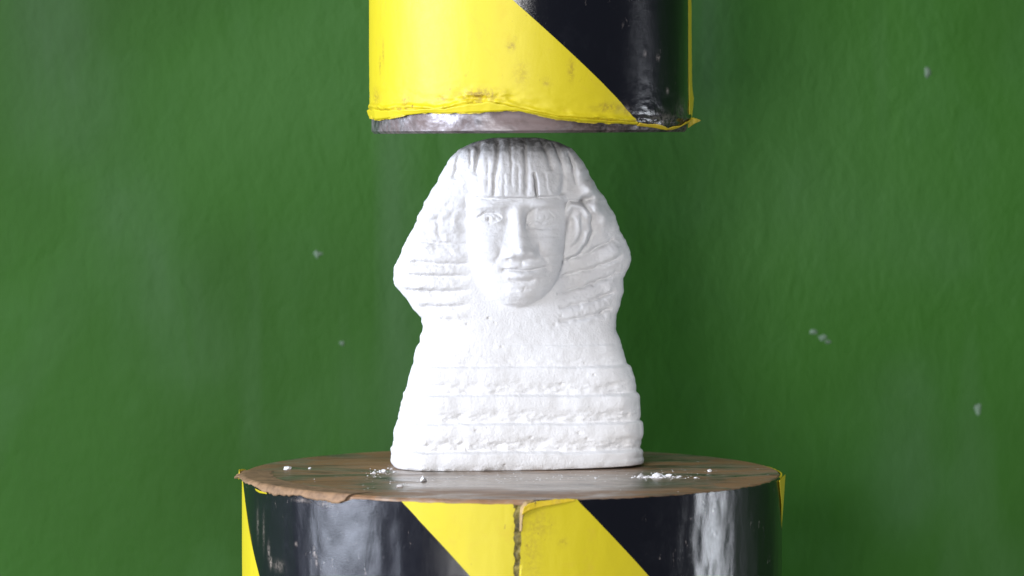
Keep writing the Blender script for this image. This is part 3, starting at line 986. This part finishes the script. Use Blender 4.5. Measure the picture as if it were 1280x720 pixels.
bv, bq, bn = build_bust()
bust = empty('plaster_bust', (BX * P, BY * P, 0.3 * P), 'white plaster bust of a man in a striped Egyptian headcloth, standing on the rusty drum', 'bust')
bust.rotation_euler = (0, 0, PSI)
cen = bv[bq].mean(1)
ctx = 640 + (cen[:, 0] * math.cos(PSI) + BX + 50 * math.sin(PSI)) / SC
cty = 163 + (427 - cen[:, 2]) / SC
fa_ = np.interp(cty, [236, 262, 290, 310, 330, 350, 364, 374, 381, 386], [64, 64, 62, 60, 57, 51, 42.5, 32, 19, 2])
fr = cen[:, 1] > 14
is_face = fr & (np.abs(ctx - 648) < fa_) & (cty > 247) & (cty < 386)
is_ear = fr & ~is_face & ((np.hypot((ctx - 721) / 17, (cty - 288) / 40) < 1) | (np.hypot((ctx - 574) / 17, (cty - 288) / 40) < 1))
neck = fr & ~is_face & (np.abs(ctx - 648) < np.interp(cty, [350, 372, 400, 415], [0, 45, 62, 120])) & (cty > 350)
is_plinth = cty > 565.5
is_torso = ~is_plinth & ((cty > 412) | neck)
groups = [('face', is_face), ('ear', is_ear & (ctx > 648)), ('ear', is_ear & (ctx < 648)), ('chest', is_torso), ('base_course', is_plinth)]
rest = np.ones(len(bq), bool)
for _, mk in groups:
    rest &= ~mk
groups.append(('headcloth', rest))
for nm, mk in groups:
    q = bq[mk]
    ids, inv = np.unique(q, return_inverse=True)
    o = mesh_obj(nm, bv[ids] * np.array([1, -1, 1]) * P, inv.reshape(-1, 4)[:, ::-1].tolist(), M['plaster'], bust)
    o.data.normals_split_custom_set_from_vertices([tuple(t) for t in (bn[ids] * np.array([1, -1, 1]))])


# ------------------------------------------------------------------ crumbs and dust
def crumb_mesh(seed, r):
    bm = bmesh.new()
    bmesh.ops.create_icosphere(bm, subdivisions=1, radius=1)
    for v in bm.verts:
        k = 1 + 0.75 * float(fbm(v.co.x * 1.3, v.co.y * 1.3, v.co.z * 1.3, 3, seed * 3.7))
        v.co = Vector((v.co.x * k * r * 1.25, v.co.y * k * r, max(v.co.z * k * r * 0.72, -0.45 * r))) * P
    me = bpy.data.meshes.new('plaster_crumb')
    bm.to_mesh(me)
    bm.free()
    me.materials.append(M['crumb'])
    return me


def crumb(x, y, r, seed, label):
    o = bpy.data.objects.new('plaster_crumb', crumb_mesh(seed, r))
    COL.objects.link(o)
    o.location = (x * P, y * P, 0.42 * r * P)
    o.rotation_euler = (0, 0, seed * 1.3)
    o['label'], o['category'], o['group'] = label, 'plaster crumb', 'white plaster crumbs on the steel top'


crumb(-109, -132, 5.4, 1, 'largest round white crumb in front of the bust, near its left corner')
crumb(-134, -199, 3.4, 2, 'small white crumb by the front rim, left of the largest crumb')
crumb(-282, 21, 4.2, 3, 'lone white crumb on the brown rust at far left of the drum top')
crumb(-160, -12, 3.4, 4, 'white crumb touching the bust at its left corner')
crumb(-172, -38, 2.6, 5, 'small white crumb left of the bust corner, nearest the camera of that cluster')
crumb(-152, 14, 2.8, 6, 'white crumb tucked behind the cluster at the left corner of the bust')
crumb(178, -84, 4.6, 7, 'biggest crumb in the white heap right of the bust')
crumb(158, -80, 3.0, 8, 'white crumb at the left end of the heap right of the bust')
crumb(194, -70, 3.2, 9, 'white crumb at the right end of the heap right of the bust')
crumb(248, -10, 3.0, 10, 'lone white crumb on bare steel between the heap and right rim')
crumb(103, -92, 2.0, 11, 'tiny white speck in front of the right half of the bust')
crumb(-256, 34, 1.8, 12, 'tiny white speck behind the lone crumb at far left')


def dust():
    bm = bmesh.new()
    spots = [(178, -78, 26, 12, 150, 0.3, 2.0), (-165, -10, 14, 34, 60, 0.3, 1.5), (0, -90, 170, 40, 160, 0.2, 0.8), (60, -110, 260, 150, 220, 0.15, 0.6), (-130, -150, 40, 40, 12, 0.4, 1.0), (205, -40, 60, 60, 30, 0.3, 0.9)]
    for cx, cy, sx, sy, n, r0, r1 in spots:
        for _ in range(n):
            x, y = RNG.normal(cx, sx / 1.5), RNG.normal(cy, sy / 1.5)
            if math.hypot(x, y + 10) > 325:
                continue
            lx = (x - BX) * math.cos(PSI) + (y - BY) * math.sin(PSI)
            ly = -(x - BX) * math.sin(PSI) + (y - BY) * math.cos(PSI)
            if abs(lx) < 158 and -88 < ly < 88:
                continue
            r = r0 + (r1 - r0) * RNG.random() ** 2
            g = bmesh.ops.create_icosphere(bm, subdivisions=1, radius=r)
            for v in g['verts']:
                v.co = Vector(((v.co.x * 1.3 + x + RNG.normal(0, r * .15)) * P, (v.co.y + y) * P, (max(v.co.z * 0.6, -0.3 * r) + 0.3 * r) * P))
    me = bpy.data.meshes.new('plaster_dust')
    bm.to_mesh(me)
    bm.free()
    me.materials.append(M['crumb'])
    o = bpy.data.objects.new('plaster_dust', me)
    COL.objects.link(o)
    o.location.z = 0.0
    o['kind'] = 'stuff'
    o['label'], o['category'] = 'fine white plaster dust scattered on the steel around the bust', 'plaster dust'


dust()
